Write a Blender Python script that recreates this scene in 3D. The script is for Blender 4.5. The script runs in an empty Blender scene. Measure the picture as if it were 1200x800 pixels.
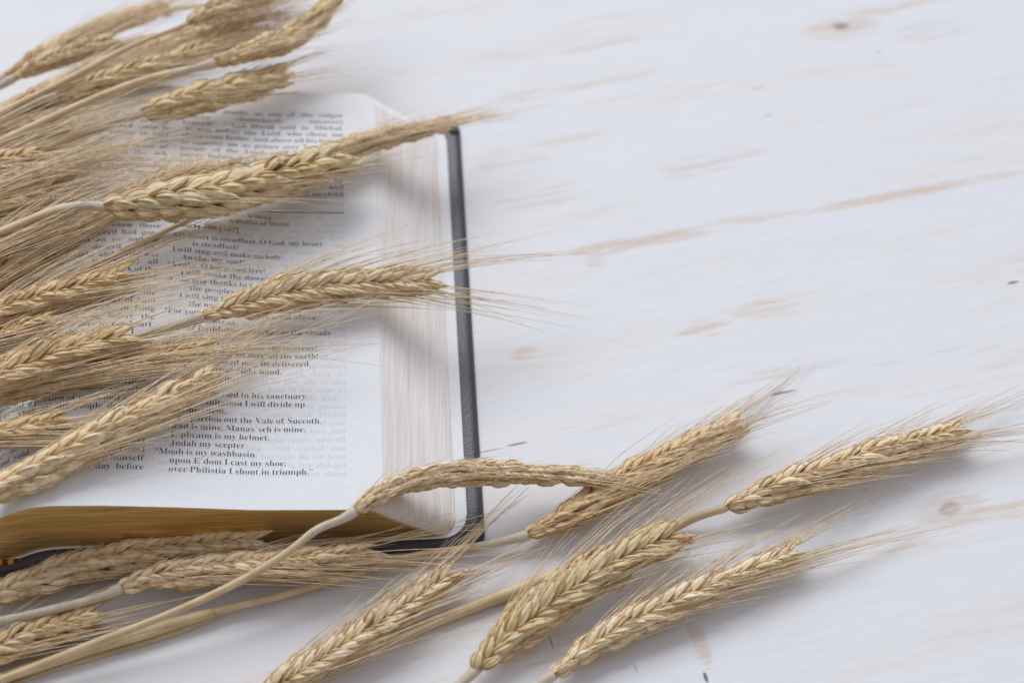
import bpy, math, random
from mathutils import Vector, Matrix
import numpy as np

random.seed(11)
rng = np.random.default_rng(11)
scene = bpy.context.scene
COL = scene.collection
MM = 0.001

# ------------------------------------------------------------------ camera
FPX = 2000.0                       # focal length in pixels of a 1200 px wide frame
PITCH = math.radians(54.0)
CZ = 447.0                         # camera height over the table, mm
CAM = np.array([0.0, -CZ / math.tan(PITCH), CZ])
CR = np.array([1.0, 0, 0])
CF = np.array([0, math.cos(PITCH), -math.sin(PITCH)])
CD = -np.array([0, math.sin(PITCH), math.cos(PITCH)])

cd = bpy.data.cameras.new('camera')
cd.sensor_width = 36.0
cd.lens = 36.0 * FPX / 1200.0
cd.clip_start = 0.01
cd.clip_end = 50.0
cd.dof.use_dof = True
cd.dof.focus_distance = 0.507
cd.dof.aperture_fstop = 7.5
cam = bpy.data.objects.new('camera', cd)
cam.location = tuple(CAM * MM)
cam.rotation_euler = (math.radians(90) - PITCH, 0, 0)
COL.objects.link(cam)
scene.camera = cam

# ------------------------------------------------------------------ world and lamp
scene.view_settings.view_transform = 'Standard'
scene.view_settings.look = 'None'
scene.view_settings.exposure = 0.0
scene.view_settings.gamma = 1.0
scene.cycles.use_denoising = True
scene.cycles.denoiser = 'OPENIMAGEDENOISE'
scene.cycles.denoising_input_passes = 'RGB_ALBEDO_NORMAL'
scene.cycles.denoising_prefilter = 'ACCURATE'
scene.cycles.use_adaptive_sampling = False
scene.cycles.max_bounces = 8

world = bpy.data.worlds.new('World')
scene.world = world
world.use_nodes = True
wn, wl = world.node_tree.nodes, world.node_tree.links
bg = wn['Background']
tc = wn.new('ShaderNodeTexCoord')
sp = wn.new('ShaderNodeSeparateXYZ')
wl.new(tc.outputs['Generated'], sp.inputs[0])
mr = wn.new('ShaderNodeMapRange')
mr.inputs['From Min'].default_value = -0.7
mr.inputs['From Max'].default_value = 0.9
wl.new(sp.outputs['Y'], mr.inputs['Value'])
ramp = wn.new('ShaderNodeValToRGB')
ramp.color_ramp.elements[0].color = (0.38, 0.355, 0.345, 1)
ramp.color_ramp.elements[1].color = (0.86, 0.92, 1.10, 1)
wl.new(mr.outputs[0], ramp.inputs[0])
wl.new(ramp.outputs[0], bg.inputs['Color'])
bg.inputs['Strength'].default_value = 0.80

ld = bpy.data.lights.new('window_light', 'AREA')
ld.shape = 'RECTANGLE'
ld.size = 4.2
ld.size_y = 3.3
ld.energy = 292.0
ld.color = (0.93, 0.965, 1.0)
lamp = bpy.data.objects.new('window_light', ld)
_dir = Vector((-0.24, 0.76, 0.86)).normalized()
lamp.location = _dir * 6.4
lamp.rotation_euler = _dir.to_track_quat('Z', 'Y').to_euler()
COL.objects.link(lamp)


# ------------------------------------------------------------------ helpers
def at(px, py, z):
    """Point on the plane z (mm) seen at a pixel of the 1200x800 photograph."""
    r = CR * ((px - 600) / FPX) + CD * ((py - 400) / FPX) + CF
    return CAM + r * ((z - CZ) / r[2])


def depth(P):
    return float((np.asarray(P) - CAM) @ CF)


def tag(o, label=None, cat=None, group=None, kind=None):
    if label: o['label'] = label
    if cat: o['category'] = cat
    if group: o['group'] = group
    if kind: o['kind'] = kind
    return o


def mesh_obj(name, verts, faces, mats, parent=None, smooth=True, fmat=None, origin=(0, 0, 0)):
    """verts in mm world coordinates; origin (mm) becomes the local zero."""
    m = bpy.data.meshes.new(name)
    v = (np.asarray(verts, float) - np.asarray(origin, float)) * MM
    m.from_pydata([tuple(p) for p in v], [], [tuple(int(i) for i in f) for f in faces])
    for mt in (mats if isinstance(mats, (list, tuple)) else [mats]):
        m.materials.append(mt)
    if fmat is not None:
        m.polygons.foreach_set('material_index', list(fmat))
    m.polygons.foreach_set('use_smooth', [smooth] * len(m.polygons))
    m.update()
    o = bpy.data.objects.new(name, m)
    COL.objects.link(o)
    if parent is not None:
        o.parent = parent
    return o


def empty(name, loc_mm):
    o = bpy.data.objects.new(name, None)
    o.empty_display_size = 0.005
    o.location = tuple(np.asarray(loc_mm) * MM)
    COL.objects.link(o)
    return o


def spline(pts, n):
    """Catmull-Rom through pts, resampled to n points of equal arc length."""
    P = [np.asarray(p, float) for p in pts]
    P = [2 * P[0] - P[1]] + P + [2 * P[-1] - P[-2]]
    out = []
    for i in range(1, len(P) - 2):
        a, b, c, d = P[i - 1], P[i], P[i + 1], P[i + 2]
        for t in np.linspace(0, 1, 24, endpoint=False):
            out.append(0.5 * (2 * b + (c - a) * t + (2 * a - 5 * b + 4 * c - d) * t * t + (3 * b - a - 3 * c + d) * t ** 3))
    out.append(P[-2])
    out = np.array(out)
    s = np.concatenate([[0], np.cumsum(np.linalg.norm(np.diff(out, axis=0), axis=1))])
    q = np.linspace(0, s[-1], n)
    return np.stack([np.interp(q, s, out[:, k]) for k in range(3)], 1), s[-1]


def unit(v):
    v = np.asarray(v, float)
    return v / (np.linalg.norm(v) + 1e-12)


def add_tube(V, F, path, radii, sides=8, cap=True, flat=1.0):
    path = np.asarray(path, float)
    n = len(path)
    T = np.gradient(path, axis=0)
    base = len(V)
    up = np.array([0, 0, 1.0])
    for i in range(n):
        t = unit(T[i])
        s = unit(np.cross(t, up)) if abs(t[2]) < 0.98 else np.array([1.0, 0, 0])
        u = np.cross(s, t)
        for k in range(sides):
            a = 2 * math.pi * k / sides
            V.append(path[i] + radii[i] * (math.cos(a) * s + math.sin(a) * u * flat))
    for i in range(n - 1):
        for k in range(sides):
            a = base + i * sides + k
            b = base + i * sides + (k + 1) % sides
            F.append((a, b, b + sides, a + sides))
    if cap and sides > 3:
        F.append(tuple(base + k for k in range(sides))[::-1])
        F.append(tuple(base + (n - 1) * sides + k for k in range(sides)))


# ------------------------------------------------------------------ materials
def new_mat(name, rough=0.6, spec=0.3, metal=0.0):
    m = bpy.data.materials.new(name)
    m.use_nodes = True
    b = m.node_tree.nodes['Principled BSDF']
    b.inputs['Roughness'].default_value = rough
    b.inputs['Specular IOR Level'].default_value = spec
    b.inputs['Metallic'].default_value = metal
    return m, m.node_tree.nodes, m.node_tree.links, b


def ramp_node(N, stops):
    r = N.new('ShaderNodeValToRGB')
    e = r.color_ramp.elements
    while len(e) < len(stops):
        e.new(0.5)
    for k, (p, c) in enumerate(stops):
        e[k].position = p
        e[k].color = (*c, 1)
    return r


def math_node(N, L, op, a, b=None, c=None):
    m = N.new('ShaderNodeMath')
    m.operation = op
    for k, v in enumerate((a, b, c)):
        if v is None: continue
        if isinstance(v, (int, float)): m.inputs[k].default_value = v
        else: L.new(v, m.inputs[k])
    return m.outputs[0]


def mapping(N, L, src, scale, rot=0.0):
    m = N.new('ShaderNodeMapping')
    m.inputs['Scale'].default_value = scale
    m.inputs['Rotation'].default_value = (0, 0, rot)
    L.new(src, m.inputs[0])
    return m.outputs[0]


def noise(N, L, vec, scale=1.0, detail=4, rough=0.55):
    n = N.new('ShaderNodeTexNoise')
    n.inputs['Scale'].default_value = scale
    n.inputs['Detail'].default_value = detail
    n.inputs['Roughness'].default_value = rough
    L.new(vec, n.inputs['Vector'])
    return n.outputs['Fac']


def mix_rgb(N, L, fac, a, b, mode='MIX'):
    m = N.new('ShaderNodeMix')
    m.data_type = 'RGBA'
    m.blend_type = mode
    for sock, v in ((m.inputs[0], fac), (m.inputs[6], a), (m.inputs[7], b)):
        if isinstance(v, (int, float)): sock.default_value = v
        elif isinstance(v, tuple): sock.default_value = (*v, 1)
        else: L.new(v, sock)
    return m.outputs[2]


def bump(N, L, b, h, strength, dist):
    n = N.new('ShaderNodeBump')
    n.inputs['Strength'].default_value = strength
    n.inputs['Distance'].default_value = dist
    L.new(h, n.inputs['Height'])
    L.new(n.outputs[0], b.inputs['Normal'])


def straw_mat(name, cols, rough=0.58):
    """Dry husk: colour differs from husk to husk, fine streaks run along it (local x)."""
    m, N, L, b = new_mat(name, rough, 0.25)
    tcn = N.new('ShaderNodeTexCoord')
    oi = N.new('ShaderNodeObjectInfo')
    base = ramp_node(N, [(k / (len(cols) - 1), c) for k, c in enumerate([(q[0] * 1.035, q[1] * 1.005, q[2] * 1.02) for q in cols])])
    L.new(oi.outputs['Random'], base.inputs[0])
    st = noise(N, L, mapping(N, L, tcn.outputs['Object'], (1.3, 22.0, 22.0)), 1.0, 4)
    sr = ramp_node(N, [(0.30, (0.66, 0.57, 0.46)), (0.48, (0.96, 0.95, 0.93)), (0.72, (1.08, 1.08, 1.08))])
    L.new(st, sr.inputs[0])
    c = mix_rgb(N, L, 1.0, base.outputs[0], sr.outputs[0], 'MULTIPLY')
    # brown papery weathering in blotches of its own
    bl = noise(N, L, mapping(N, L, tcn.outputs['Object'], (2.2, 5.0, 5.0)), 1.0, 3)
    br = ramp_node(N, [(0.60, (0, 0, 0)), (0.78, (0.6, 0.6, 0.6))])
    L.new(bl, br.inputs[0])
    c = mix_rgb(N, L, br.outputs[0], c, (0.46, 0.29, 0.14))
    L.new(c, b.inputs['Base Color'])
    bump(N, L, b, st, 0.45, 0.0004)
    return m


M = {}
M['husk_pale'] = straw_mat('husk_pale', [(0.73, 0.575, 0.35), (0.86, 0.74, 0.51), (0.79, 0.645, 0.42), (0.88, 0.79, 0.59)])
M['husk_gold'] = straw_mat('husk_gold', [(0.66, 0.485, 0.255), (0.78, 0.61, 0.36), (0.70, 0.52, 0.29), (0.83, 0.69, 0.45)])
M['husk_green'] = straw_mat('husk_green', [(0.71, 0.565, 0.30), (0.82, 0.69, 0.43), (0.65, 0.58, 0.36), (0.80, 0.65, 0.38)])


def plain_straw(name, c1, c2, scale, rough=0.55):
    m, N, L, b = new_mat(name, rough, 0.3)
    tcn = N.new('ShaderNodeTexCoord')
    nz = noise(N, L, tcn.outputs['Object'], scale, 4)
    r = ramp_node(N, [(0.32, c1), (0.68, c2)])
    L.new(nz, r.inputs[0])
    L.new(r.outputs[0], b.inputs['Base Color'])
    return m


M['awn'] = plain_straw('awn', (0.66, 0.47, 0.26), (0.90, 0.74, 0.51), 330, 0.40)
M['glume'] = straw_mat('glume', [(0.56, 0.38, 0.18), (0.68, 0.50, 0.27), (0.78, 0.62, 0.37)])
M['core'] = plain_straw('core', (0.40, 0.26, 0.12), (0.58, 0.42, 0.22), 420)
M['stem'] = plain_straw('stem', (0.57, 0.415, 0.235), (0.72, 0.555, 0.345), 140, 0.42)
M['stem_pale'] = plain_straw('stem_pale', (0.54, 0.46, 0.35), (0.68, 0.60, 0.48), 220, 0.6)
M['sheath'] = plain_straw('sheath', (0.52, 0.395, 0.21), (0.70, 0.555, 0.33), 120, 0.45)

# paper
m, N, L, b = new_mat('paper', 0.75, 0.2)
tcn = N.new('ShaderNodeTexCoord')
nz = noise(N, L, tcn.outputs['Object'], 900, 3)
r = ramp_node(N, [(0.3, (0.775, 0.775, 0.785)), (0.7, (0.83, 0.83, 0.84))])
L.new(nz, r.inputs[0]); L.new(r.outputs[0], b.inputs['Base Color'])
bump(N, L, b, nz, 0.15, 0.0001)
M['paper'] = m
m, N, L, b = new_mat('leaf_ledge', 0.75, 0.2)
tcn = N.new('ShaderNodeTexCoord')
nz = noise(N, L, mapping(N, L, tcn.outputs['Object'], (1500, 3, 700)), 1.0, 2)
r = ramp_node(N, [(0.34, (0.76, 0.70, 0.65)), (0.48, (0.83, 0.79, 0.765)), (0.64, (0.87, 0.85, 0.84))])
L.new(nz, r.inputs[0]); L.new(r.outputs[0], b.inputs['Base Color'])
M['ledge'] = m
# gilt edge of the leaves: neighbouring gatherings took the gold a little differently
M['gilt'] = []
for gk in (0.86, 0.96, 1.05, 1.2):
    m, N, L, b = new_mat('gilt', 0.44, 0.5, 0.8)
    tcn = N.new('ShaderNodeTexCoord')
    nz = noise(N, L, mapping(N, L, tcn.outputs['Object'], (45, 45, 1500)), 1.0, 4)
    r = ramp_node(N, [(0.3, (0.50 * gk, 0.325 * gk, 0.115 * gk)), (0.7, (0.84 * gk, 0.58 * gk, 0.24 * gk))])
    L.new(nz, r.inputs[0])
    L.new(r.outputs[0], b.inputs['Base Color'])
    bump(N, L, b, nz, 0.5, 0.0002)
    M['gilt'].append(m)
m, N, L, b = new_mat('leaf_edge', 0.6, 0.3, 0.2)
b.inputs['Base Color'].default_value = (0.72, 0.60, 0.52, 1)
M['leafedge'] = m
# leather
m, N, L, b = new_mat('leather', 0.40, 0.55)
tcn = N.new('ShaderNodeTexCoord')
vo = N.new('ShaderNodeTexVoronoi')
vo.inputs['Scale'].default_value = 1500
nv = N.new('ShaderNodeTexNoise'); nv.inputs['Scale'].default_value = 500
L.new(tcn.outputs['Object'], nv.inputs['Vector'])
mx = N.new('ShaderNodeVectorMath'); mx.operation = 'MULTIPLY_ADD'
L.new(nv.outputs['Color'], mx.inputs[0]); mx.inputs[1].default_value = (0.0012,) * 3
L.new(tcn.outputs['Object'], mx.inputs[2]); L.new(mx.outputs[0], vo.inputs['Vector'])
r = ramp_node(N, [(0.0, (0.034, 0.030, 0.042)), (1.0, (0.050, 0.045, 0.060))])
L.new(vo.outputs['Distance'], r.inputs[0]); L.new(r.outputs[0], b.inputs['Base Color'])
bump(N, L, b, vo.outputs['Distance'], 0.25, 0.0004)
M['leather'] = m
m, N, L, b = new_mat('ink', 0.7, 0.1)
b.inputs['Base Color'].default_value = (0.080, 0.080, 0.092, 1)
M['ink'] = m
m, N, L, b = new_mat('ink_through', 0.75, 0.1)
b.inputs['Base Color'].default_value = (0.67, 0.67, 0.695, 1)
M['ink_through'] = m
m, N, L, b = new_mat('band_red', 0.7, 0.2)
tcn = N.new('ShaderNodeTexCoord')
wv = N.new('ShaderNodeTexWave'); wv.inputs['Scale'].default_value = 95
wv.bands_direction = 'X'
L.new(tcn.outputs['Object'], wv.inputs['Vector'])
r = ramp_node(N, [(0.45, (0.20, 0.015, 0.012)), (0.55, (0.62, 0.36, 0.04))])
L.new(wv.outputs['Fac'], r.inputs[0]); L.new(r.outputs[0], b.inputs['Base Color'])
M['headband'] = m

# ------------------------------------------------------------------ table: whitewashed wood
g0, g1 = at(690, 298, 0), at(1200, 203, 0)
GRAIN = math.atan2(g1[1] - g0[1], g1[0] - g0[0])
cg, sg = math.cos(GRAIN), math.sin(GRAIN)


def grain_xy(px, py):
    p = at(px, py, 0) * MM
    return p[0] * cg + p[1] * sg, -p[0] * sg + p[1] * cg


def build_table():
    m, N, L, b = new_mat('whitewashed_wood', 0.62, 0.22)
    tcn = N.new('ShaderNodeTexCoord')
    P = mapping(N, L, tcn.outputs['Object'], (1, 1, 1), -GRAIN)       # x runs along the grain
    warp = N.new('ShaderNodeTexNoise'); warp.inputs['Scale'].default_value = 26
    L.new(P, warp.inputs['Vector'])
    wm = N.new('ShaderNodeVectorMath'); wm.operation = 'MULTIPLY_ADD'
    L.new(warp.outputs['Color'], wm.inputs[0]); wm.inputs[1].default_value = (0.010, 0.0035, 0)
    L.new(P, wm.inputs[2])
    Q = wm.outputs[0]
    big = noise(N, L, mapping(N, L, Q, (7, 60, 1)), 1.0, 3)
    brush = noise(N, L, mapping(N, L, P, (28, 900, 1)), 1.0, 4, 0.6)
    fine = noise(N, L, mapping(N, L, Q, (60, 420, 1)), 1.0, 5, 0.65)
    # where the paint is thin
    thin = math_node(N, L, 'ADD', big, math_node(N, L, 'MULTIPLY', math_node(N, L, 'SUBTRACT', fine, 0.5), 0.35))
    tr = ramp_node(N, [(0.40, (0, 0, 0)), (0.56, (0.20, 0.20, 0.20)), (0.74, (0.60, 0.60, 0.60))])
    L.new(thin, tr.inputs[0])
    mask = tr.outputs[0]
    # worn places seen in the photograph: centre px, half length px, half width px, strength
    sep = N.new('ShaderNodeSeparateXYZ'); L.new(Q, sep.inputs[0])
    sepP = N.new('ShaderNodeSeparateXYZ'); L.new(P, sepP.inputs[0])

    def spot(S, px, py, hl, hw, st, soft=1.0):
        gx, gy = grain_xy(px, py)
        k = depth(at(px, py, 0)) / FPX * MM
        ax = math_node(N, L, 'MULTIPLY', math_node(N, L, 'SUBTRACT', S.outputs['X'], gx + (0.005 if S is sep else 0)), 1 / (hl * k))
        ay = math_node(N, L, 'MULTIPLY', math_node(N, L, 'SUBTRACT', S.outputs['Y'], gy + (0.00175 if S is sep else 0)), 1 / (hw * k * 1.2))
        d = math_node(N, L, 'ADD', math_node(N, L, 'MULTIPLY', ax, ax), math_node(N, L, 'MULTIPLY', ay, ay))
        g = N.new('ShaderNodeMapRange')
        g.interpolation_type = 'SMOOTHSTEP'
        g.inputs['From Min'].default_value = 1.0
        g.inputs['From Max'].default_value = 1.0 - soft
        g.inputs['To Max'].default_value = st
        L.new(d, g.inputs['Value'])
        return g.outputs[0]

    worn = [(752, 284, 75, 6, .75), (880, 255, 60, 5, .6), (1090, 222, 130, 4, .85), (640, 230, 60, 9, .5), (835, 192, 62, 9, .5),
            (660, 101, 80, 5, .55), (755, 86, 60, 5, .45), (700, 55, 70, 6, .35), (830, 385, 28, 7, .7), (900, 363, 45, 8, .4),
            (618, 414, 16, 5, .75), (700, 304, 14, 8, .6), (1122, 602, 42, 15, .8), (1165, 602, 60, 8, .6), (1070, 628, 70, 8, .55),
            (520, 655, 60, 14, .55), (470, 672, 40, 5, .4), (565, 735, 45, 8, .55), (645, 755, 55, 14, .6), (815, 755, 9, 16, .7),
            (990, 32, 45, 11, .6), (1090, 40, 50, 9, .35), (1080, 5, 90, 5, .4), (600, 190, 50, 5, .4), (760, 545, 60, 6, .3),
            (690, 500, 70, 5, .4), (640, 555, 70, 6, .35), (920, 440, 80, 7, .3), (1090, 450, 70, 6, .3), (1040, 165, 60, 4, .3),
            (650, 165, 60, 4, .35), (1180, 545, 60, 6, .3), (1100, 415, 90, 5, .25), (240, 785, 70, 4, .3)]
    field = None
    for w in worn:
        q = spot(sep, w[0], w[1], w[2] * 1.7, w[3] * 2.4, 0.2 + 0.75 * w[4])
        field = q if field is None else math_node(N, L, 'MAXIMUM', field, q)
    mid = noise(N, L, mapping(N, L, Q, (16, 170, 1)), 1.0, 5, 0.65)
    grit = math_node(N, L, 'ADD', math_node(N, L, 'MULTIPLY', brush, 0.25), math_node(N, L, 'ADD', math_node(N, L, 'MULTIPLY', fine, 0.35), math_node(N, L, 'MULTIPLY', mid, 0.40)))
    v = math_node(N, L, 'ADD', math_node(N, L, 'SUBTRACT', field, 0.16), math_node(N, L, 'MULTIPLY', math_node(N, L, 'SUBTRACT', grit, 0.5), 5.0))
    cut = ramp_node(N, [(0.12, (0, 0, 0)), (1.0, (0.85, 0.85, 0.85))])
    L.new(v, cut.inputs[0])
    gate = N.new('ShaderNodeMapRange'); gate.inputs['From Max'].default_value = 0.45
    L.new(field, gate.inputs['Value'])
    worn_mask = math_node(N, L, 'MULTIPLY', cut.outputs[0], gate.outputs[0])
    brk = ramp_node(N, [(0.36, (0.12,) * 3), (0.62, (1, 1, 1))])
    L.new(grit, brk.inputs[0])
    mask = math_node(N, L, 'MAXIMUM', math_node(N, L, 'MULTIPLY', mask, brk.outputs[0]), worn_mask)
    # paint with faint brush marks
    pr = ramp_node(N, [(0.30, (0.725, 0.72, 0.735)), (0.5, (0.775, 0.78, 0.80)), (0.7, (0.82, 0.825, 0.845))])
    L.new(math_node(N, L, 'ADD', math_node(N, L, 'MULTIPLY', brush, 0.45), math_node(N, L, 'MULTIPLY', big, 0.55)), pr.inputs[0])
    wr = ramp_node(N, [(0.3, (0.56, 0.37, 0.22)), (0.7, (0.68, 0.51, 0.34))])
    L.new(fine, wr.inputs[0])
    c = mix_rgb(N, L, math_node(N, L, 'MULTIPLY', mask, 0.80), pr.outputs[0], wr.outputs[0])
    knot_brk = ramp_node(N, [(0.40, (0.45,) * 3), (0.55, (1, 1, 1))])
    L.new(fine, knot_brk.inputs[0])
    for kx, ky, hl, hw, st in ((984, 30, 11, 8, .9), (1112, 596, 17, 10, .62)):      # knots
        c = mix_rgb(N, L, math_node(N, L, 'MULTIPLY', spot(sep, kx, ky, hl, hw, st, .95), knot_brk.outputs[0]), c, (0.33, 0.225, 0.15))
    for kx, ky, hl, hw, st in ((1187, 331, 9, 2.0, .85), (917, 460, 20, 1.7, .7), (606, 520, 15, 1.6, .7), (572, 528, 22, 1.2, .5), (827, 793, 3, 7, .9),
                               (646, 752, 1.2, 9, .7), (745, 783, 2, 6, .3), (900, 135, 5, 1.5, .4), (888, 104, 10, 1.5, .3), (1030, 62, 4, 2, .3)):
        c = mix_rgb(N, L, spot(sepP, kx, ky, hl, hw, st, .7), c, (0.16, 0.14, 0.145))
    L.new(c, b.inputs['Base Color'])
    h = math_node(N, L, 'SUBTRACT', math_node(N, L, 'MULTIPLY', brush, 0.5), mask)
    bump(N, L, b, h, 0.22, 0.0004)
    # slab 30 mm thick
    x0, x1, y0, y1 = -700, 700, -420, 900
    V = [(x, y, z) for z in (0, -30) for x, y in ((x0, y0), (x1, y0), (x1, y1), (x0, y1))]
    F = [(0, 1, 2, 3), (7, 6, 5, 4)] + [(k, k + 4, (k + 1) % 4 + 4, (k + 1) % 4) for k in range(4)]
    o = mesh_obj('tabletop', V, F, m, smooth=False)
    tag(o, 'white painted wooden tabletop with tan worn streaks and knots', 'table', kind='structure')


build_table()

# ------------------------------------------------------------------ the book
PSI = math.radians(3.6)
BX = np.array([math.cos(PSI), math.sin(PSI), 0]); BY = np.array([-math.sin(PSI), math.cos(PSI), 0])
OB = at(569, 641, 1.0) + BY * 4.0
OB[2] = 0.0
UG = -152.0            # gutter
LP = 166.0             # leaf height
UE = -29.1             # edge of the top leaf
TOP = np.array([(-152, 11.5), (-148, 15.5), (-144, 20.2), (-137, 26.6), (-131.7, 29.5), (-126.6, 31.0), (-121.7, 31.3), (-107.7, 30.0), (-89, 27.1), (-65.4, 22.9), (-41, 20.5), (-29, 19.9), (0, 19.2)])
BOT = np.array([(-152, 2.6), (-143, 3.0), (-137, 3.9), (-132, 6.9), (-126.7, 8.3), (-116.8, 8.2), (-104.7, 7.0), (-92.5, 5.4), (-68, 3.4), (-43, 2.4), (-5, 2.0), (0, 2.0)])


def smooth_table(T):
    u = np.linspace(T[0, 0], T[-1, 0], 400)
    z = np.interp(u, T[:, 0], T[:, 1])
    k = np.hanning(17); k /= k.sum()
    zp = np.pad(z, 8, mode='edge')
    return u, np.convolve(zp, k, 'valid')


TU, TZ = smooth_table(TOP)
BU, BZ = smooth_table(BOT)


def ztop(u, v):
    return float(np.interp(u, TU, TZ)) + 1.7 * math.exp(-((v - 92) / 34) ** 2 - ((u + 98) / 26) ** 2) - 0.9 * math.exp(-((v - 150) / 30) ** 2 - ((u + 100) / 30) ** 2)


def zbot(u):
    return float(np.interp(u, BU, BZ))


def bk(u, v, z, side=1):
    """Book coordinates to world mm; side -1 mirrors about the gutter."""
    if side < 0:
        u = 2 * UG - u
    p = OB + BX * u + BY * v
    return np.array([p[0], p[1], z])


US = [UG + d for d in (0, 2, 4, 6, 8, 10, 12, 14.5, 17, 20, 23, 26, 30, 35, 40, 46, 52, 60, 68, 76, 84, 92, 100, 106)]


def outline(ue, rad=6.0):
    """Leaf outline from gutter foot round the fore edge to gutter head, with a flag for the flush head/foot runs."""
    pts = [(u, 0.0) for u in US if u < UE - 8]
    e0 = pts[-1][0]
    pts += [(e0 + (ue - rad - e0) * k / 4, 0.0) for k in range(1, 5)]
    for k in range(1, 8):
        a = -math.pi / 2 + math.pi / 2 * k / 7
        pts.append((ue - rad + rad * math.cos(a), rad + rad * math.sin(a)))
    pts += [(ue, rad + (LP - 2 * rad) * k / 14) for k in range(1, 14)]
    for k in range(0, 8):
        a = math.pi / 2 * k / 7
        pts.append((ue - rad + rad * math.cos(a), LP - rad + rad * math.sin(a)))
    foot = [(u, LP) for u, _ in pts[:len([u for u in US if u < UE - 8]) + 3]]
    return pts + foot[::-1]


NL = 110
inc = rng.lognormal(0, 0.32, NL)
inc = np.concatenate([[0], np.cumsum(inc)])
EDGE = UE + 20.4 * inc / inc[-1]


def zlayer(u, v, k):
    f = k / (NL + 1)
    return ztop(u, v) * (1 - f) + zbot(u) * f - 0.02


def page_block(root, side):
    V, F, FM = [], [], []
    loops = []
    gsel = [2 + int(q) for q in rng.integers(0, 4, NL + 1)]
    for k in range(NL + 1):
        o = outline(EDGE[k])
        a, c = [], []
        for (u, v) in o:
            a.append(len(V)); V.append(bk(u, v, zlayer(u, v, k), side))
        for (u, v) in o:
            c.append(len(V)); V.append(bk(u, v, zlayer(u, v, k + 1), side))
        loops.append((o, a, c))
    for k in range(NL + 1):
        o, a, c = loops[k]
        n = len(o)
        for j in range(n - 1):
            q = (c[j], c[j + 1], a[j + 1], a[j])
            F.append(q if side > 0 else q[::-1])
            flush = (o[j][1] < 0.4 and o[j + 1][1] < 0.4) or (o[j][1] > LP - 0.4 and o[j + 1][1] > LP - 0.4)
            FM.append(gsel[k] if flush else 1)
        if k < NL:
            o2, a2, _ = loops[k + 1]
            for j in range(n - 1):
                flush = (o[j][1] < 1e-6 and o[j + 1][1] < 1e-6) or (o[j][1] > LP - 1e-6 and o[j + 1][1] > LP - 1e-6)
                if flush: continue
                q = (c[j], a2[j], a2[j + 1], c[j + 1])
                F.append(q[::-1] if side > 0 else q)
                FM.append(0)
    o = mesh_obj('page_block', V, F, [M['ledge'], M['leafedge']] + M['gilt'], root, smooth=False, fmat=FM)
    if side > 0:
        o['label'] = 'thick stack of leaves with gilt foot and fanned pale fore edge'
    return o


def sheet(name, root, side, ue, zf, mat, v0=0.0, v1=None, rad=6.0, ur=None, thick=None):
    """Curved sheet following zf(u, v) from the gutter (or ur) to ue with rounded outer corners."""
    v1 = LP if v1 is None else v1
    ur = UG if ur is None else ur
    nu, nv = 70, 40
    V, F = [], []
    for i in range(nu + 1):
        t = i / nu
        u = ur + (ue - ur) * (1 - (1 - t) ** 1.25)
        d = max(0.0, u - (ue - rad))
        ins = rad - math.sqrt(max(0.0, rad * rad - d * d))
        for j in range(nv + 1):
            s = j / nv
            s = s + 0.06 * math.sin(2 * math.pi * s) * -1
            v = v0 + ins + (v1 - v0 - 2 * ins) * s
            V.append(bk(u, v, zf(u, v), side))
    w = nv + 1
    for i in range(nu):
        for j in range(nv):
            q = (i * w + j, (i + 1) * w + j, (i + 1) * w + j + 1, i * w + j + 1)
            F.append(q if side > 0 else q[::-1])
    if thick:
        n = len(V)
        V += [p - np.array([0, 0, thick]) for p in V]
        F += [tuple(x + n for x in q)[::-1] for q in list(F)]
        ring = [i * w for i in range(nu + 1)] + [nu * w + j for j in range(1, w)] + [i * w + nv for i in range(nu - 1, -1, -1)] + [j for j in range(nv - 1, 0, -1)]
        for k in range(len(ring)):
            a, c = ring[k], ring[(k + 1) % len(ring)]
            q = (a, a + n, c + n, c)
            F.append(q if side > 0 else q[::-1])
    return mesh_obj(name, V, F, mat, root)


def serif(s):
    o = ''
    for ch in s:
        if 'a' <= ch <= 'z': o += chr(0x1D41A + ord(ch) - 97)
        elif 'A' <= ch <= 'Z': o += chr(0x1D400 + ord(ch) - 65)
        else: o += ch
    return o


WORDS = {}


def word_mesh(w, style):
    key = (w, style)
    if key in WORDS: return WORDS[key]
    cu = bpy.data.curves.new('word', 'FONT')
    cu.body = w if style == 'sans' else serif(w)
    cu.size = 1.0
    cu.offset = 0.012 if style == 'sans' else -0.0095
    cu.resolution_u = 2
    ob = bpy.data.objects.new('word', cu)
    COL.objects.link(ob)
    dg = bpy.context.evaluated_depsgraph_get()
    me = bpy.data.meshes.new_from_object(ob.evaluated_get(dg))
    v = np.array([tuple(x.co) for x in me.vertices]) if len(me.vertices) else np.zeros((0, 3))
    f = [tuple(p.vertices) for p in me.polygons]
    bpy.data.objects.remove(ob)
    bpy.data.curves.remove(cu)
    bpy.data.meshes.remove(me)
    WORDS[key] = (v, f, float(v[:, 0].max()) if len(v) else 0.0)
    return WORDS[key]


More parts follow.
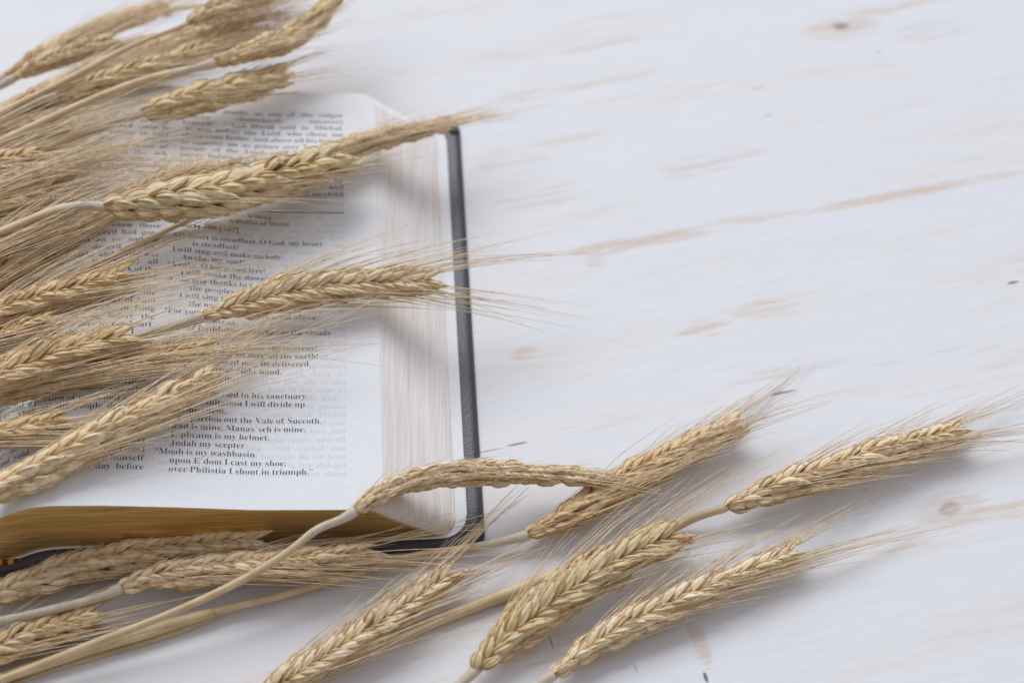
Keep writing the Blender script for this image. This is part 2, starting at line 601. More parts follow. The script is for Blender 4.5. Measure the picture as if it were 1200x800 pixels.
class Ink:
    def __init__(self): self.V, self.F = [], []

    def line(self, text, ul, v, size, ur=None, sx=1.0, style='serif', center=None, mirror=None, lift=0.05, side=1):
        ws = text.split(' ')
        ms = []
        for w in ws:
            sc = size
            if w.startswith('^'):                       # raised verse number
                ms.append((word_mesh(w[1:], style), size * 0.62, size * 0.30))
            else:
                ms.append((word_mesh(w, style), size, 0.0))
        wid = [q[0][2] * q[1] * sx for q in ms]
        sp = size * 0.27 * sx
        gaps = [sp * (0.25 if ws[i].startswith('^') else 1.0) for i in range(len(ws) - 1)]
        tot = sum(wid) + sum(gaps)
        k = 1.0
        if ur is not None and len(ws) > 1:
            free = (ur - ul) - sum(wid)
            if free < sum(gaps) * 0.7:                  # squeeze
                k = (ur - ul - sum(gaps) * 0.7) / sum(wid)
                gaps = [g * 0.7 for g in gaps]
            else:
                gaps = [g * free / sum(gaps) for g in gaps]
        if center is not None: ul = center - tot / 2
        x = ul
        for i, ((vv, ff, _), sc, rise) in enumerate(ms):
            b0 = len(self.V)
            for p in vv:
                u = x + p[0] * sc * sx * k
                if mirror is not None: u = mirror - (u - ul) if ur is None else ul + ur - u
                w = v + p[1] * sc + rise
                uu = 2 * UG - u if side < 0 else u
                self.V.append(bk(uu, w, ztop(uu, w) + lift, side))
            for f in ff:
                self.F.append(tuple(b0 + t for t in f))
            x += wid[i] * k + (gaps[i] if i < len(gaps) else 0)

    def build(self, name, mat, parent):
        o = mesh_obj(name, self.V, self.F, mat, parent, smooth=False)
        return o


PSALM = [  # (row above the last line, indent mm, text)
    (0, 3, 'over Philistia I shout in triumph.”'), (1, 3, 'upon E´dom I cast my shoe;'), (2, 0, '^9 Moab is my washbasin;'),
    (3, 3, 'Judah my scepter.'), (4, 3, 'E´phraim is my helmet;'), (5, 0, '^8 Gilead is mine; Manas´seh is mine;'),
    (6, 3, 'and portion out the Vale of Succoth.'), (7, 6, 'She´chem,'), (8, 3, '“With exultation I will divide up'),
    (9, 0, '^7 God has promised in his sanctuary:'), (11, 3, 'and answer me!'), (12, 0, 'give help by your right hand,'),
    (13, 0, '^6 That your beloved may be delivered,'), (14, 3, 'Let your glory be over all the earth!'), (15, 0, '^5 Be exalted, O God, above the heavens!'),
    (17, 3, 'your faithfulness reaches to the clouds.'), (18, 6, 'the heavens,'), (19, 0, '^4 For your steadfast love is great above'),
    (20, 6, 'the nations.'), (21, 3, 'I will sing praises to you among'), (22, 6, 'the peoples,'), (23, 0, '^3 I will give thanks to you, O Lord, among'),
    (24, 3, 'I will awake the dawn!'), (25, 0, '^2 Awake, O harp and lyre!'), (26, 3, 'Awake, my soul!'), (27, 0, 'I will sing and make melody!'),
    (28, 6, 'is steadfast!'), (29, 0, 'My heart is steadfast, O God, my heart')]
RTOP = ['servants’ maids, as one of the vulgar', 'fellows shamelessly uncovers', 'himself!” ^21 And David said to Michal,', '“It was before the Lord, who chose me',
        'above your father, and above all his house,', 'to appoint me as prince over Israel, the', 'people of the Lord—and I will make', 'merry before the Lord. I will make my-',
        'self yet more contemptible than this, and', 'I will be abased in your eyes; but by the', 'maids of whom you have spoken, by', 'them I shall be held in honor.” ^23 And',
        'Michal the daughter of Saul had no child', 'to the day of her death.']
LCOL = ['and David was angry because', 'afraid of the Lord that day; and he said,', '“How can the ark of the Lord come to', 'me?” So David was not willing to take',
        'the ark into the city of David;', 'but David took it aside to the house of', 'O´bed-e´dom the Gittite. And the ark', 'of the Lord remained in the house of',
        'O´bed-e´dom the Gittite three months;', 'and the Lord blessed O´bed-e´dom and', 'all his household.', '', '^12 And it was told King David, “The', 'Lord has blessed the household of', 'O´bed-e´dom.” So David went and',
        'brought up the ark of God from the', 'house of O´bed-e´dom to the city of', 'David with rejoicing; and when those', 'who bore the ark of the Lord had gone', 'six paces, he sacrificed an ox and an', 'fatling. And David danced before',
        'the Lord with all his might; and David was', 'girded with linen. So David and all', 'the house of Israel brought up the ark of the', 'Lord with shouting, and with the sound of', 'the horn.', '^16 As the ark of the Lord came into the',
        'city of David, Michal the daughter of Saul', 'looked out of the window, and saw King', 'David leaping and dancing before the', 'Lord; and she despised him in her heart.', 'And they brought in the ark of the Lord,', 'and set it in its place, inside the tent which',
        'David had pitched for it; and David offered', 'burnt offerings before the Lord. And when', 'David had finished, he blessed the people', 'in the name of the Lord, and distributed', 'among all the people, the whole multitude', 'of Israel, both men and women, to each a',
        'cake of bread, a portion of meat, and a cake', 'of raisins. Then all the people departed,', 'each to his house.', '^20 And David returned to', 'bless his household. But Michal the', 'daughter of Saul came out to meet', 'David, and said, “How the king of Israel',
        'honored himself today, uncovering himself', 'as one does shamelessly, this day before']
JOHN = ['In the beginning was the Word,', 'and the Word was with God,', 'and the Word was God. He', 'was in the beginning with God; all', 'things were made through him, and', 'without him was not anything made', 'that was made. ^4 In him was life, and',
        'the life was the light of men. ^5 The', 'light shines in the darkness, and the', 'darkness has not overcome it.', 'There was a man sent from God,', 'whose name was John. He came', 'for testimony, to bear witness to the light,', 'that all might believe through him. He', 'was not the light, but came to bear',
        'witness to the light. The true light', 'that enlightens every man was coming', 'into the world. ^10 He was in the world,', 'and the world was made through him, yet', 'the world knew him not. He came to his', 'own home, and his own people received', 'him not. But to all who received him,', 'who believed in his', 'name, he gave power to become children',
        'of God; who were born, not of blood', 'nor of the will of the flesh nor of the will', 'of man, but of God.', '^14 And the Word became flesh and dwelt', 'among us, full of grace and truth; we have', 'beheld his glory, glory as of the only', 'Son from the Father. John bore witness to', 'him, and cried, “This was he of whom I said,', 'He who comes after me ranks before me, for', 'was before me.” And from his fulness',
        'have we all received, grace upon grace. For', 'the law was given through Moses; grace and', 'truth came through Jesus Christ. No one']


def build_book():
    root = empty('open_book', bk(UG, LP / 2, 0))
    bpy.context.view_layer.update()
    off = np.array(root.location) / MM
    tag(root, 'thick open book with gilt foot and dark leather cover under the grain stalks', 'book')
    inv = Matrix.Translation(-root.location)
    made = []
    for side in (1, -1):
        made.append(page_block(root, side))
        pg = sheet('page', root, side, UE + 0.05, lambda u, v: ztop(u, v) + 0.03, M['paper'])
        made.append(pg)
        ink, thr = Ink(), Ink()
        if side > 0:
            V0, PITCHV, SZ = 11.9, 2.965, 2.86
            for row, ind, t in PSALM:
                ink.line(t, -93.3 + ind - (1.1 if t.startswith('^') else 0), V0 + PITCHV * row, SZ, sx=0.985)
            ink.line('PSALM 108 [107]', -93.3, 102.2, 2.35, sx=1.22, style='sans')
            ink.line('A Psalm of David.', 0, 105.9, 2.3, sx=1.1, center=-66.8)
            ink.line('A Song.', 0, 108.5, 2.3, sx=1.1, center=-66.8)
            for k, t in enumerate(RTOP):
                ink.line(t, -93.3, 154.6 - 2.965 * k, SZ, ur=-40.0 if k < 13 else None, sx=1.06)
            n0 = len(ink.V)                                    # rule under the chapter
            for i in range(25):
                u = -93.3 + 53.3 * i / 24
                for v in (111.7, 112.1):
                    ink.V.append(bk(u, v, ztop(u, v) + 0.05))
            for i in range(24):
                ink.F.append((n0 + 2 * i, n0 + 2 * i + 2, n0 + 2 * i + 3, n0 + 2 * i + 1))
            for k, t in enumerate(LCOL):
                if t: ink.line(t, -150.5 + (2.5 if t.startswith('^') else 0), V0 + 0.4 + PITCHV * (len(LCOL) - 1 - k), SZ, ur=-97.3 if len(t) > 24 else None, sx=1.02)
            for k, t in enumerate(JOHN):
                thr.line(t, -93.3, 118 - 2.965 * k, SZ, ur=-39.6 if len(t) > 27 else None, sx=1.0, mirror=-39.6, lift=0.042)
        else:
            for k in range(48):
                t = LCOL[(k * 5 + 3) % len(LCOL)] or 'and all the people departed'
                ink.line(t, UG - 112 - 0, 12.3 + 2.965 * k, 2.86, ur=UG - 59, sx=1.02, side=-1)
                t = LCOL[(k * 7 + 1) % len(LCOL)] or 'each to his house'
                ink.line(t, UG - 55, 12.3 + 2.965 * k, 2.86, ur=UG - 4, sx=1.02, side=-1)
        if side > 0:
            made.append((ink.build('printed_text', M['ink'], pg)))
            o = thr.build('printed_text', M['ink_through'], pg); o['label'] = 'faint mirrored print showing through from the next leaf'
            made.append(o)
        else:
            made.append((ink.build('printed_text', M['ink'], pg)))
        made.append(sheet('endpaper', root, side, -5.0, lambda u, v: zbot(u) - 0.25, M['paper'], v0=-0.6, v1=LP + 0.6, rad=8.0))
        zc = lambda u, v: max(1.55, zbot(u) - 0.35 - (0.5 if u > -6 else 0)) + 0.25 * math.exp(-((u + 1.5) / 1.6) ** 2) - 0.9 * math.exp(-((u) / 0.8) ** 2)
        cv = sheet('cover', root, side, 0.0, zc, M['leather'], v0=-4.0, v1=LP + 2.5, rad=4.2, thick=1.5, ur=UG + 9)
        made.append(cv)
        if side > 0:                                           # pleats of leather turned in at the corners
            for vv, sg_ in ((-4.0, 1), (LP + 2.5, -1)):
                PV, PF = [], []
                for k in range(7):
                    a = math.pi / 2 * (k + 0.4) / 7
                    cx, cy = -6.6, vv + sg_ * 6.6
                    p0 = bk(cx + 3.2 * math.cos(a), cy - sg_ * 3.2 * math.sin(a), 1.9)
                    p1 = bk(cx + 6.6 * math.cos(a), cy - sg_ * 6.6 * math.sin(a), 1.75)
                    add_tube(PV, PF, [p0, p0 * .5 + p1 * .5 + np.array([0, 0, .25]), p1], [.30, .42, .25], 6)
                made.append(mesh_obj('corner_pleat', PV, PF, M['leather'], cv))
    # spine and headbands
    V, F = [], []
    prof = [(-9.5 - 4, 2.6), (-14.5, 0.9), (-8, 0.25), (0, 0.05), (8, 0.25), (14.5, 0.9), (13.5, 2.6), (8, 2.2), (0, 2.0), (-8, 2.2)]
    for v in (-4.6, LP + 4.6):
        for du, z in prof: V.append(bk(UG + du * 1.05, v, z))
    n = len(prof)
    F = [(k, (k + 1) % n, n + (k + 1) % n, n + k) for k in range(n)] + [tuple(range(n))[::-1], tuple(range(n, 2 * n))]
    made.append(mesh_obj('spine', V, F, M['leather'], root, smooth=False))
    for v in (-1.2, LP + 1.2):
        V, F = [], []
        add_tube(V, F, [bk(UG + du, v, 3.1 - 0.0 * du) for du in np.linspace(-16, 16, 12)], [0.95] * 12, 8)
        made.append(mesh_obj('headband', V, F, M['headband'], root))
    for o in made:
        p = o.parent
        if p is root:
            o.matrix_parent_inverse = inv
    return root


book = build_book()

# ------------------------------------------------------------------ grain stalks
def husk_mesh(seed):
    """One husk along +x (unit length), bulging to +z, ribbed, with a pointed tip."""
    r = np.random.default_rng(seed)
    nl, nr = 14, 18
    kx = r.uniform(-0.35, 0.35)
    bend = r.uniform(0.02, 0.12); sideb = r.uniform(-0.06, 0.06)
    ph = r.uniform(0, 6)
    V, F = [], []
    for i in range(nl):
        s = i / (nl - 1)
        w = ((s + 0.03) / 0.36) ** 0.55 if s < 0.33 else max(0.04, (1.0 - ((s - 0.33) / 0.69) ** 1.3))
        x = s
        for k in range(nr):
            a = 2 * math.pi * k / nr
            rib = 1 + 0.05 * math.cos(6 * a + ph) * min(1, 6 * s * (1 - s))
            ca, sa = math.cos(a), math.sin(a)
            keel = 0.05 * w * max(0.0, 1 - abs(ca - kx) / 0.35) if sa > 0 else 0.0
            y = 0.150 * w * ca * rib + sideb * s * s
            z = (0.115 if sa > 0 else 0.05) * w * sa * rib + keel + bend * math.sin(math.pi * s) - 0.04 * s * s
            V.append((x, y, z))
    for i in range(nl - 1):
        for k in range(nr):
            F.append((i * nr + k, i * nr + (k + 1) % nr, (i + 1) * nr + (k + 1) % nr, (i + 1) * nr + k))
    F.append(tuple(range(nr))[::-1]); F.append(tuple((nl - 1) * nr + k for k in range(nr)))
    FM = [0] * len(F)
    for sd, l0, l1 in ((1, -0.02, r.uniform(.62, .85)), (-1, 0.02, r.uniform(.45, .80)), (r.choice([-1, 1]) * 0.35, 0.05, r.uniform(.80, 1.02))):
        b0 = len(V); nn = 9; sp_ = r.uniform(0.0, 0.05)
        for i in range(nn):
            q = i / (nn - 1)
            x = l0 + (l1 - l0) * q
            wq = 0.034 * (math.sin(math.pi * min(1, q * 1.15 + 0.12)) if q < 0.78 else (1 - q) * 3.2) + 0.004
            yb = sd * (0.150 * min(1.0, (x + 0.05) / 0.30) ** 0.6 * (1 - 0.25 * q) + sp_ * q * q) * (0.95 if abs(sd) == 1 else 1)
            zb = (0.035 if abs(sd) == 1 else 0.118 * math.sin(math.pi * min(1, max(0.02, x) ** 0.7)) + 0.012) + bend * math.sin(math.pi * min(1, max(0, x)))
            V += [(x, yb - wq, zb), (x, yb, zb + wq * 1.1), (x, yb + wq, zb), (x, yb, zb - wq * .8)]
        for i in range(nn - 1):
            for k in range(4):
                F.append((b0 + i * 4 + k, b0 + i * 4 + (k + 1) % 4, b0 + i * 4 + 4 + (k + 1) % 4, b0 + i * 4 + 4 + k)); FM.append(1)
    m = bpy.data.meshes.new('husk')
    m.from_pydata(V, [], F)
    m.materials.append(None); m.materials.append(None)
    m.polygons.foreach_set('material_index', FM)
    m.polygons.foreach_set('use_smooth', [True] * len(m.polygons))
    return m


HUSKS = {}
for tone in ('husk_pale', 'husk_gold', 'husk_green'):
    HUSKS[tone] = []
    for sd in range(6):
        hm = husk_mesh(sd)
        hm.materials[0] = M[tone]; hm.materials[1] = M['glume']
        HUSKS[tone].append(hm)

VIEW = -CF       # towards the camera


def pt(p):
    return at(p[0], p[1], p[2])


def stalk(label, ear, w, stem=None, roll=0.0, tone='husk_pale', awn=22.0, nodes=None, seed=0, spread=1.0, stem_r=1.2, fuzz=True, stem_mat='stem',
          group='grain stalks scattered over the book and table', taper=0.5, dense=0.25, plump=1.0):
    """ear: pixel + height points from base to tip; w: half width in px where widest; stem: points from the base back to the root."""
    r = random.Random(seed * 77 + 5)
    C, length = spline([pt(p) for p in ear], 80)
    base = C[0]
    px2mm = depth(C[30]) / FPX
    R = w * px2mm * 0.88
    fat = r.uniform(0.92, 1.12) * plump
    root = empty('barley_stalk', base)
    tag(root, label, 'grain stalk', group)
    Tn = np.gradient(C, axis=0)
    Tn = np.array([unit(t) for t in Tn])

    def frame(t):
        i = min(79.0, max(0.0, t * 79)); a = int(i); f = i - a; bq = min(79, a + 1)
        c = C[a] * (1 - f) + C[bq] * f
        T = unit(Tn[a] * (1 - f) + Tn[bq] * f)
        S = unit(np.cross(T, (0, 0, 1)))
        U = np.cross(S, T)
        cr, sr = math.cos(roll), math.sin(roll)
        return c, T, S * cr + U * sr, U * cr - S * sr

    def rad(t):
        k = 0.34 + 0.66 * (t / 0.26) ** 0.75 if t < 0.26 else (1.0 if t < 0.5 else 1.0 - (1 - taper) * ((t - 0.5) / 0.5) ** 1.2)
        return R * k

    n = nodes or max(8, int(round(length / (R * 0.43))))
    # rachis
    V, F = [], []
    add_tube(V, F, C[::4], [rad(q) * 0.60 for q in np.linspace(0, 1, 20)], 8)
    core = mesh_obj('ear', V, F, M['core'], root, origin=base)
    AV, AF = [], []
    for i in range(n):
        t = (i + 0.35) / n * 0.955
        side = 1 if i % 2 else -1
        c, T, S, U = frame(t)
        rr = rad(t)
        gl = R * 2.45 * (0.62 + 0.38 * rr / R) * (1.0 if t > 0.08 else 0.85)
        for phi in (58, 0, -58):
            ph = math.radians(phi + r.uniform(-7, 7))
            Nr = unit(side * S * math.cos(ph) + U * math.sin(ph))
            if float(Nr @ VIEW) < -0.55 and phi != 0: continue
            lat = side * S
            open_ = 0.45 + 0.55 * min(1.0, t / 0.2)
            if phi:
                P = c + U * math.sin(ph) * rr * 0.50 + lat * rr * 0.04 - T * gl * 0.05
                d = unit(T * 0.90 + (lat * 0.86 + Nr * 0.16) * 0.385 * spread * open_ * (1 - 0.35 * t) + np.array([r.gauss(0, .06) for _ in range(3)]))
            else:
                P = c + lat * rr * 0.30 - T * gl * 0.12
                d = unit(T * 0.93 + lat * 0.37 * spread * open_ * (1 - 0.3 * t) + np.array([r.gauss(0, .045) for _ in range(3)]))
            ln = gl * r.uniform(0.92, 1.10)
            Z = unit(Nr - d * float(Nr @ d))
            tw = r.gauss(0, 0.12)
            Y = np.cross(Z, d)
            Z = unit(Z * math.cos(tw) + Y * math.sin(tw)); Y = np.cross(Z, d)
            wd = ln * r.uniform(0.88, 1.12) * fat
            o = bpy.data.objects.new('husk', r.choice(HUSKS[tone]))
            COL.objects.link(o)
            o.parent = core
            loc = (P - base) * MM
            o.matrix_local = Matrix(((d[0] * ln * MM, Y[0] * wd * MM, Z[0] * wd * MM, loc[0]), (d[1] * ln * MM, Y[1] * wd * MM, Z[1] * wd * MM, loc[1]),
                                     (d[2] * ln * MM, Y[2] * wd * MM, Z[2] * wd * MM, loc[2]), (0, 0, 0, 1)))
            # its awn, sometimes a second fine glume bristle
            for rep in range(int(dense) if dense >= 2 else ((2 if r.random() < dense else 1) if phi > -20 or dense > 0.5 else 1)):
                if phi < 0 and dense < 1 and r.random() < 0.6: continue
                al = (1.2 if t > 0.72 else 1.0) * awn * r.uniform(0.7, 1.6) * (0.3 if r.random() < 0.12 else 1.0)
                tip0 = P + d * ln * (0.95 if rep == 0 else r.uniform(0.3, 0.8)) + (Z * ln * 0.10 if rep else 0)
                d0 = unit(d * 0.7 + T * 0.45)
                d1 = unit(T * 1.0 + lat * 0.10 * spread + Nr * 0.05 + np.array([r.gauss(0, .06), r.gauss(0, .06), r.gauss(0, .03)]) * (0.6 + 0.6 * spread))
                pts = []
                p = tip0
                K = 6
                for q in range(K + 1):
                    pts.append(p)
                    f = min(1.0, q / 2.5)
                    p = p + unit(d0 * (1 - f) + d1 * f + np.array([0, 0, -0.03 * q * (1 if al > 12 else 0)])) * al / K
                pts = [np.array([x[0], x[1], max(x[2], 0.25)]) for x in pts]
                r0 = (0.165 if rep == 0 else 0.12) + (0.035 if dense >= 2 else 0)
                add_tube(AV, AF, pts, [r0 * (1 - 0.72 * q / K) for q in range(K + 1)], 3, cap=False)
    aw = mesh_obj('awn_bristle', AV, AF, M['awn'], core, origin=base)
    if stem:
        Q = [base + (Tn[0] * 1.5)] + [pt(p) for p in stem]
        S_, sl = spline(Q, 90)
        V, F = [], []
        rd = []
        NS = 16
        for k in range(90):
            s = k / 89 * sl
            rd.append(stem_r * ((1 + 0.2 * math.exp(-s / 14)) if fuzz else (0.55 + 0.45 * min(1, s / 45))) + 0.25 * math.exp(-((s - 2) / 1.6) ** 2))
        add_tube(V, F, S_, rd, NS)
        groove = [1 + r.uniform(-0.07, 0.05) for _ in range(NS)]
        for k in range(90):
            wob = 1 + 0.05 * math.sin(k * 0.21 + seed) + r.gauss(0, 0.008)
            for q in range(NS):
                V[k * NS + q] = S_[k] + (V[k * NS + q] - S_[k]) * groove[q] * wob
        FM = [0 if not fuzz or (j // NS) > int(90 * min(1, 14 / sl)) else 1 for j in range(len(F))]
        if fuzz:                                             # short down below the ear
            nb = len(F)
            for k in range(420):
                s = abs(r.gauss(0, 11)) / sl * 89
                if s > 88: continue
                i = int(s)
                t = unit(S_[min(89, i + 1)] - S_[i]); a1 = unit(np.cross(t, (0, 0, 1))); a2 = np.cross(a1, t)
                an = r.uniform(0, 2 * math.pi)
                nn = a1 * math.cos(an) + a2 * math.sin(an)
                p0 = S_[i] + nn * rd[i] * 0.95
                p1 = p0 + nn * r.uniform(0.25, 0.55) - t * r.uniform(-.1, .45)
                sd = t * 0.035
                b0 = len(V)
                V += [p0 - sd, p0 + sd, p1]
                F.append((b0, b0 + 1, b0 + 2)); FM.append(1)
        mesh_obj('stem', V, F, [M[stem_mat], M['stem_pale']], root, fmat=FM, origin=base)
    return root, core


# ---- on the table, front right
stalk('straw ear with long bristles at the right edge of the table beside the knot', [(847, 596, 6), (900, 576, 7), (970, 553, 7), (1040, 530, 6.5), (1128, 505, 6)], 20,
      [(815, 606, 4.5), (785, 620, 2.6), (700, 655, 2.2), (600, 693, 2.2), (480, 738, 2.2), (380, 780, 2.2), (250, 830, 2.2)], roll=0.25, awn=24, seed=1, stem_r=2.0, fuzz=False)
d2, d2core = stalk('straw ear rising from behind the arched ear, its stem skirting the book corner', [(614, 629, 5.5), (660, 608, 6), (720, 572, 7), (790, 535, 7), (868, 494, 6)], 19,
      [(580, 636, 4.2), (545, 642, 3.9), (480, 652, 3.9), (400, 676, 3.6), (330, 697, 3.6), (250, 717, 3.4), (180, 740, 3.4), (100, 764, 3.2), (0, 797, 3), (-90, 825, 3)], roll=0.55, awn=22, seed=2, tone='husk_gold', spread=1.15, stem_r=1.15)
V, F = [], []
sp_, _ = spline([pt(p) for p in [(252, 716, 3.5), (200, 731, 3.4), (140, 748, 3.3), (70, 771, 3.2), (-20, 800, 3), (-90, 825, 3)]], 40)
add_tube(V, F, sp_, [1.5 + 0.35 * math.sin(math.pi * min(1, k / 30)) for k in range(40)], 12)
sh = mesh_obj('leaf_sheath', V, F, M['sheath'], d2, origin=np.array(d2.location) / MM)
V, F = [], []
sp_, _ = spline([pt(p) for p in [(250, 720, 1.8), (215, 735, 1.4), (165, 752, 1.2), (125, 764, 1.0), (60, 784, 1.0), (10, 802, 1.0)]], 30)
add_tube(V, F, sp_, [1.5 - 0.9 * k / 29 for k in range(30)], 8, flat=0.5)
mesh_obj('leaf_blade', V, F, M['sheath'], sh, origin=np.array(d2.location) / MM)
stalk('slender ear arching over the fore edge and leather corner of the book', [(412, 602, 22), (440, 580, 22.5), (490, 562, 20.5), (560, 554, 16), (640, 556, 12), (716, 562, 11)], 15.5,
      [(400, 608, 21.8), (370, 621, 21), (335, 648, 19), (280, 681, 16), (200, 718, 12.5), (100, 757, 9), (0, 796, 7), (-100, 832, 6)], roll=0.75, awn=11, seed=3, stem_r=1.12, spread=0.95, dense=0.2)
stalk('fat ear cropped by the bottom edge, lying across the thick bare straw', [(270, 842, 5), (320, 808, 5.5), (380, 770, 7), (440, 733, 8), (500, 693, 7.5), (535, 668, 7)], 19,
      [(240, 862, 4), (150, 920, 2)], roll=-0.2, awn=24, seed=4)
stalk('bushy ear with a ragged split tip, middle of three at the bottom', [(556, 787, 5), (590, 750, 6), (650, 703, 7.5), (710, 664, 8.5), (795, 622, 8)], 24,
      [(540, 800, 4), (500, 830, 2), (430, 880, 2), (250, 1010, 2)], roll=-0.35, awn=24, seed=5, tone='husk_green', spread=1.1)
stalk('neat braided ear alone at the bottom right with bristles pointing up right', [(645, 793, 5), (700, 753, 5.5), (760, 720, 6), (850, 681, 6), (938, 645, 5.5)], 18,
      [(625, 806, 4), (580, 830, 2), (500, 880, 2), (300, 1010, 2)], roll=0.0, awn=24, seed=6, spread=0.95)
# ---- on the table, front left
stalk('ear lying against the gilt foot of the book, its tip frayed', [(-40, 712, 6), (0, 696, 6), (80, 668, 6.5), (160, 652, 7), (240, 641, 8), (316, 634, 9)], 20,
      [(-90, 735, 4), (-180, 775, 3)], roll=0.1, tone='husk_pale', awn=10, seed=7, dense=0.1)
stalk('pale ear with a white stem under the arched straw, in front of the gilt foot', [(137, 690, 9), (180, 677, 10), (250, 667, 10), (340, 660, 9), (440, 648, 9)], 19,
      [(122, 697, 9), (100, 704, 9), (50, 716, 9.5), (0, 727, 10), (-90, 748, 10)], roll=0.15, awn=26, seed=8, tone='husk_pale', stem_mat='stem_pale', spread=0.9, dense=0.0)
stalk('ear at the bottom left corner below the white stem', [(-90, 800, 5), (-40, 775, 5), (20, 752, 5.5), (70, 735, 5.5), (112, 721, 5)], 20,
      [(-140, 825, 4), (-220, 865, 3)], roll=0.1, awn=24, seed=9, tone='husk_gold')
# ---- on the page
stalk('plump greenish braided ear lying above the psalm heading', [(118, 243, 45), (165, 240, 44), (220, 233, 42), (280, 222, 39.5), (340, 206, 37), (402, 186, 34.5)], 24,
      [(100, 241, 45.5), (60, 248, 46), (0, 272, 46), (-100, 312, 45)], roll=0.0, awn=20, seed=10, tone='husk_green', taper=0.6, spread=1.0, nodes=24, plump=1.18)
stalk('thin ear whose tip reaches the top corner of the leather cover', [(236, 252, 31), (300, 226, 31), (350, 198, 30), (400, 178, 28.5), (460, 160, 26), (528, 144, 21)], 15,
      [(200, 268, 31), (140, 297, 32.5), (80, 325, 35), (0, 362, 37), (-100, 405, 37)], roll=0.7, awn=20, seed=11, spread=0.9, fuzz=False)
stalk('short ear half hidden behind the plump greenish ear', [(125, 250, 33.5), (170, 222, 34), (215, 207, 33), (286, 196, 31.5)], 13,
      [(90, 275, 34), (0, 320, 36), (-100, 370, 37)], roll=0.2, awn=20, seed=12, dense=0.0, tone='husk_gold', fuzz=False)
stalk('ear lying across the psalm verses with its tip over the fore edge', [(233, 372, 31.5), (290, 356, 31), (350, 341, 30), (420, 333, 28), (515, 330, 24.5)], 19,
      [(215, 378, 31.5), (180, 389, 32), (130, 403, 34), (60, 425, 37), (-100, 475, 38)], roll=-0.45, awn=31, seed=13, spread=1.1, stem_r=1.3, stem_mat='stem_pale')
stalk('brown ear slanting up left of the plump ear, tip under its base', [(-60, 365, 39), (0, 325, 37), (40, 300, 35.5), (80, 275, 34.5), (126, 247, 34)], 17,
      [(-100, 390, 40), (-180, 440, 38)], roll=0.5, awn=32, seed=14, tone='husk_gold', dense=0.0)
stalk('golden ear at the left edge pointing at the words about Saul', [(-70, 395, 38), (0, 366, 37), (50, 349, 36.5), (100, 335, 36), (150, 319, 35)], 17,
      [(-120, 420, 38), (-200, 465, 38)], roll=-0.2, awn=36, seed=15, tone='husk_gold')
stalk('golden ear on top at the left edge, over the word danced', [(-75, 470, 42), (0, 441, 42), (60, 419, 41), (105, 405, 40), (152, 394, 39)], 22,
      [(-120, 490, 42), (-200, 525, 40)], roll=-0.3, awn=26, seed=16, tone='husk_gold')
stalk('dark ear beneath a golden one, its tip near the middle margin', [(-40, 478, 36), (0, 464, 36), (80, 441, 35.5), (160, 425, 34.5), (245, 408, 33.5)], 16,
      [(-100, 500, 37), (-200, 540, 38)], roll=0.3, awn=34, seed=17, tone='husk_gold')
stalk('stubby ear tip poking in at the left edge above the last paragraph', [(-110, 528, 36), (-50, 517, 36), (0, 509, 36), (40, 501, 35.5), (74, 492, 35)], 17,
      [(-160, 545, 37), (-220, 565, 37)], roll=0.1, awn=30, seed=18, tone='husk_gold')
stalk('long curved ear with a bundle of bristles crossing the lower page', [(-50, 602, 34), (0, 572, 34.5), (50, 548, 35), (100, 522, 35.5), (160, 490, 35), (210, 464, 34), (255, 436, 33)], 22,
      [(-100, 635, 33), (-180, 685, 32)], roll=0.15, awn=38, seed=19, tone='husk_pale', taper=0.45, spread=0.75)
stalk('ear entering at the left edge between two slanting ears', [(-110, 345, 43), (-60, 318, 43), (-15, 293, 42.5), (46, 262, 42)], 16,
      [(-160, 370, 43), (-240, 410, 42)], roll=0.3, awn=34, seed=20, tone='husk_gold')
stalk('bristly ear tip at the left edge under the upper stems', [(-150, 235, 41), (-100, 215, 41), (-50, 203, 40.5), (46, 182, 40)], 16,
      [(-200, 255, 41), (-260, 280, 41)], roll=0.0, awn=42, seed=21, tone='husk_gold', spread=1.3, dense=2)
stalk('ear at the left edge whose bristles sweep over the upper print', [(-160, 290, 41), (-100, 262, 41), (-45, 236, 40.5), (5, 215, 40)], 16,
      [(-200, 310, 41), (-260, 340, 41)], roll=0.4, awn=42, seed=22, tone='husk_gold', spread=1.3, dense=2)
# ---- the sheaf at the top left
stalk('grey brown uppermost ear of the sheaf, farthest from the page', [(2, 92, 22), (60, 61, 22), (110, 37, 22), (160, 19, 22), (198, 8, 22)], 11,
      [(-20, 104, 22), (-120, 150, 24)], roll=0.2, awn=18, seed=23, tone='husk_gold')
stalk('narrow ear just under the uppermost one of the sheaf', [(12, 94, 26), (45, 77, 26), (90, 60, 26), (135, 47, 26)], 11,
      [(-15, 108, 26), (-120, 155, 28)], roll=-0.2, awn=24, seed=24, tone='husk_pale', dense=2)
stalk('small ear under the bare brown stem of the sheaf', [(140, 76, 29), (175, 61, 29), (210, 49, 28), (250, 38, 27), (290, 24, 26)], 10,
      [(125, 81, 29), (95, 88, 29.5), (40, 110, 30), (-100, 170, 32)], roll=0.3, awn=24, seed=25, tone='husk_gold', dense=2)
stalk('braided ear with a pale thick stem in the middle of the sheaf', [(63, 117, 35), (110, 101, 34.5), (160, 86, 33.5), (210, 71, 32), (255, 50, 30), (295, 33, 28)], 16,
      [(50, 118, 35.5), (28, 128, 36), (0, 144, 36.5), (-100, 200, 38)], roll=0.0, awn=24, seed=26, tone='husk_green', dense=0.9)
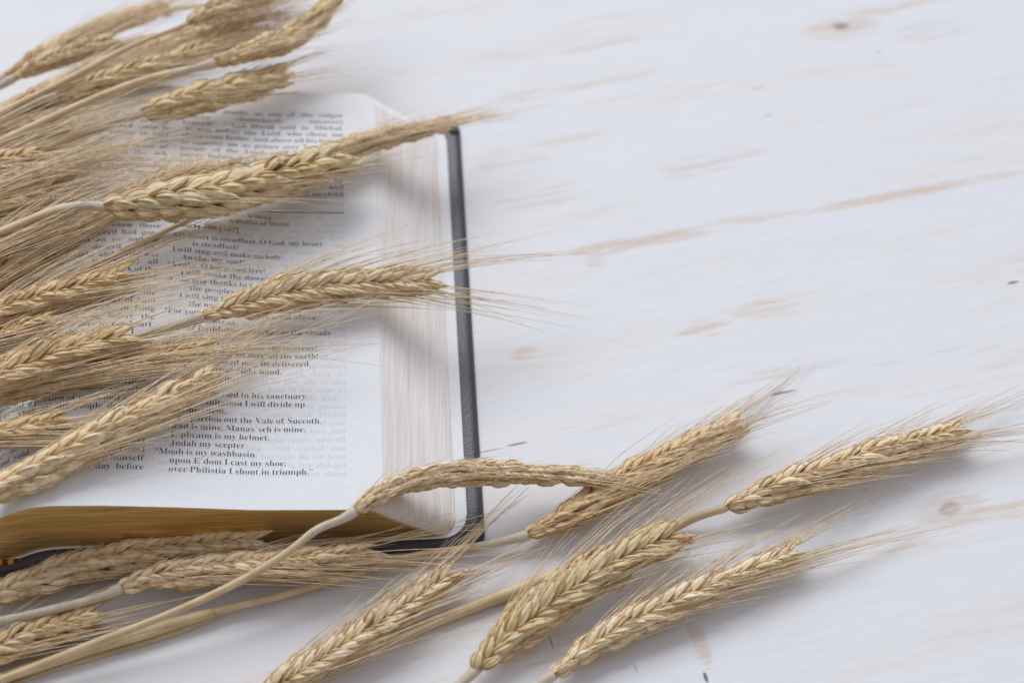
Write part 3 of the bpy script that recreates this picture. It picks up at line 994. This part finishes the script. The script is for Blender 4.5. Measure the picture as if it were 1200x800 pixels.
stalk('pale ear cropped by the top edge on a long bare brown stem', [(220, 28, 38), (252, 13, 37), (290, -3, 36), (340, -22, 34)], 15,
      [(205, 34, 38), (150, 56, 38.5), (80, 93, 39), (0, 133, 40), (-100, 185, 41)], roll=-0.2, awn=24, seed=27, tone='husk_pale', dense=0.9, fuzz=False)
stalk('curved ear of the sheaf pointing up past the top edge', [(248, 76, 40), (290, 63, 39), (330, 50, 37), (362, 28, 35), (385, 4, 33), (402, -20, 32)], 15,
      [(230, 80, 40.5), (170, 94, 41), (110, 116, 41.5), (50, 143, 42), (0, 166, 42.5), (-100, 212, 43)], roll=0.6, awn=18, seed=28, tone='husk_green')
stalk('greenish ear resting at the top margin of the page', [(161, 134, 37), (200, 124, 36), (250, 112, 34.5), (290, 101, 33), (332, 88, 32)], 18,
      [(150, 138, 37.5), (110, 152, 38), (60, 172, 39), (0, 198, 40), (-100, 240, 41)], roll=0.15, awn=18, seed=29, tone='husk_green')
stalk('ear at the left edge under the bare stems, only its bristles reaching the print', [(-165, 262, 35), (-110, 240, 35), (-60, 218, 35), (-12, 196, 35)], 16,
      [(-200, 280, 36), (-260, 310, 36)], roll=0.2, awn=40, seed=31, tone='husk_gold', spread=1.5, dense=2)
stalk('ear at the left edge with bristles spreading below the white stem of the plump ear', [(-150, 350, 37), (-100, 325, 37), (-55, 300, 37), (-8, 276, 37)], 16,
      [(-190, 370, 38), (-250, 400, 38)], roll=0.2, awn=42, seed=32, tone='husk_gold', spread=1.4, dense=2)
stalk('lowest ear of the sheaf at the left edge, its bristles lying under the greenish ear', [(-120, 190, 33), (-70, 172, 33), (-20, 156, 33), (40, 138, 33)], 15,
      [(-160, 205, 34), (-230, 230, 34)], roll=0.2, awn=34, seed=33, tone='husk_gold', spread=1.2, dense=2)
stalk('golden ear of the sheaf showing between two pale stems', [(-30, 150, 31), (20, 128, 31), (70, 104, 31), (120, 84, 30)], 13,
      [(-70, 170, 32), (-160, 215, 32)], roll=0.4, awn=32, seed=34, tone='husk_gold', spread=1.1, dense=2)
stalk('golden ear tucked between the upper bristles and the white stem of the plump ear', [(-110, 280, 40), (-50, 258, 39.5), (10, 238, 39), (70, 219, 38.5)], 15,
      [(-150, 295, 40), (-230, 325, 40)], roll=-0.3, awn=34, seed=35, tone='husk_gold')
stalk('ear squeezed at the left edge between the Saul ear and the topmost golden one', [(-110, 432, 37), (-50, 412, 36.5), (10, 392, 36), (66, 373, 35.5)], 14,
      [(-150, 446, 37), (-230, 474, 37)], roll=0.35, awn=34, seed=36, tone='husk_gold')
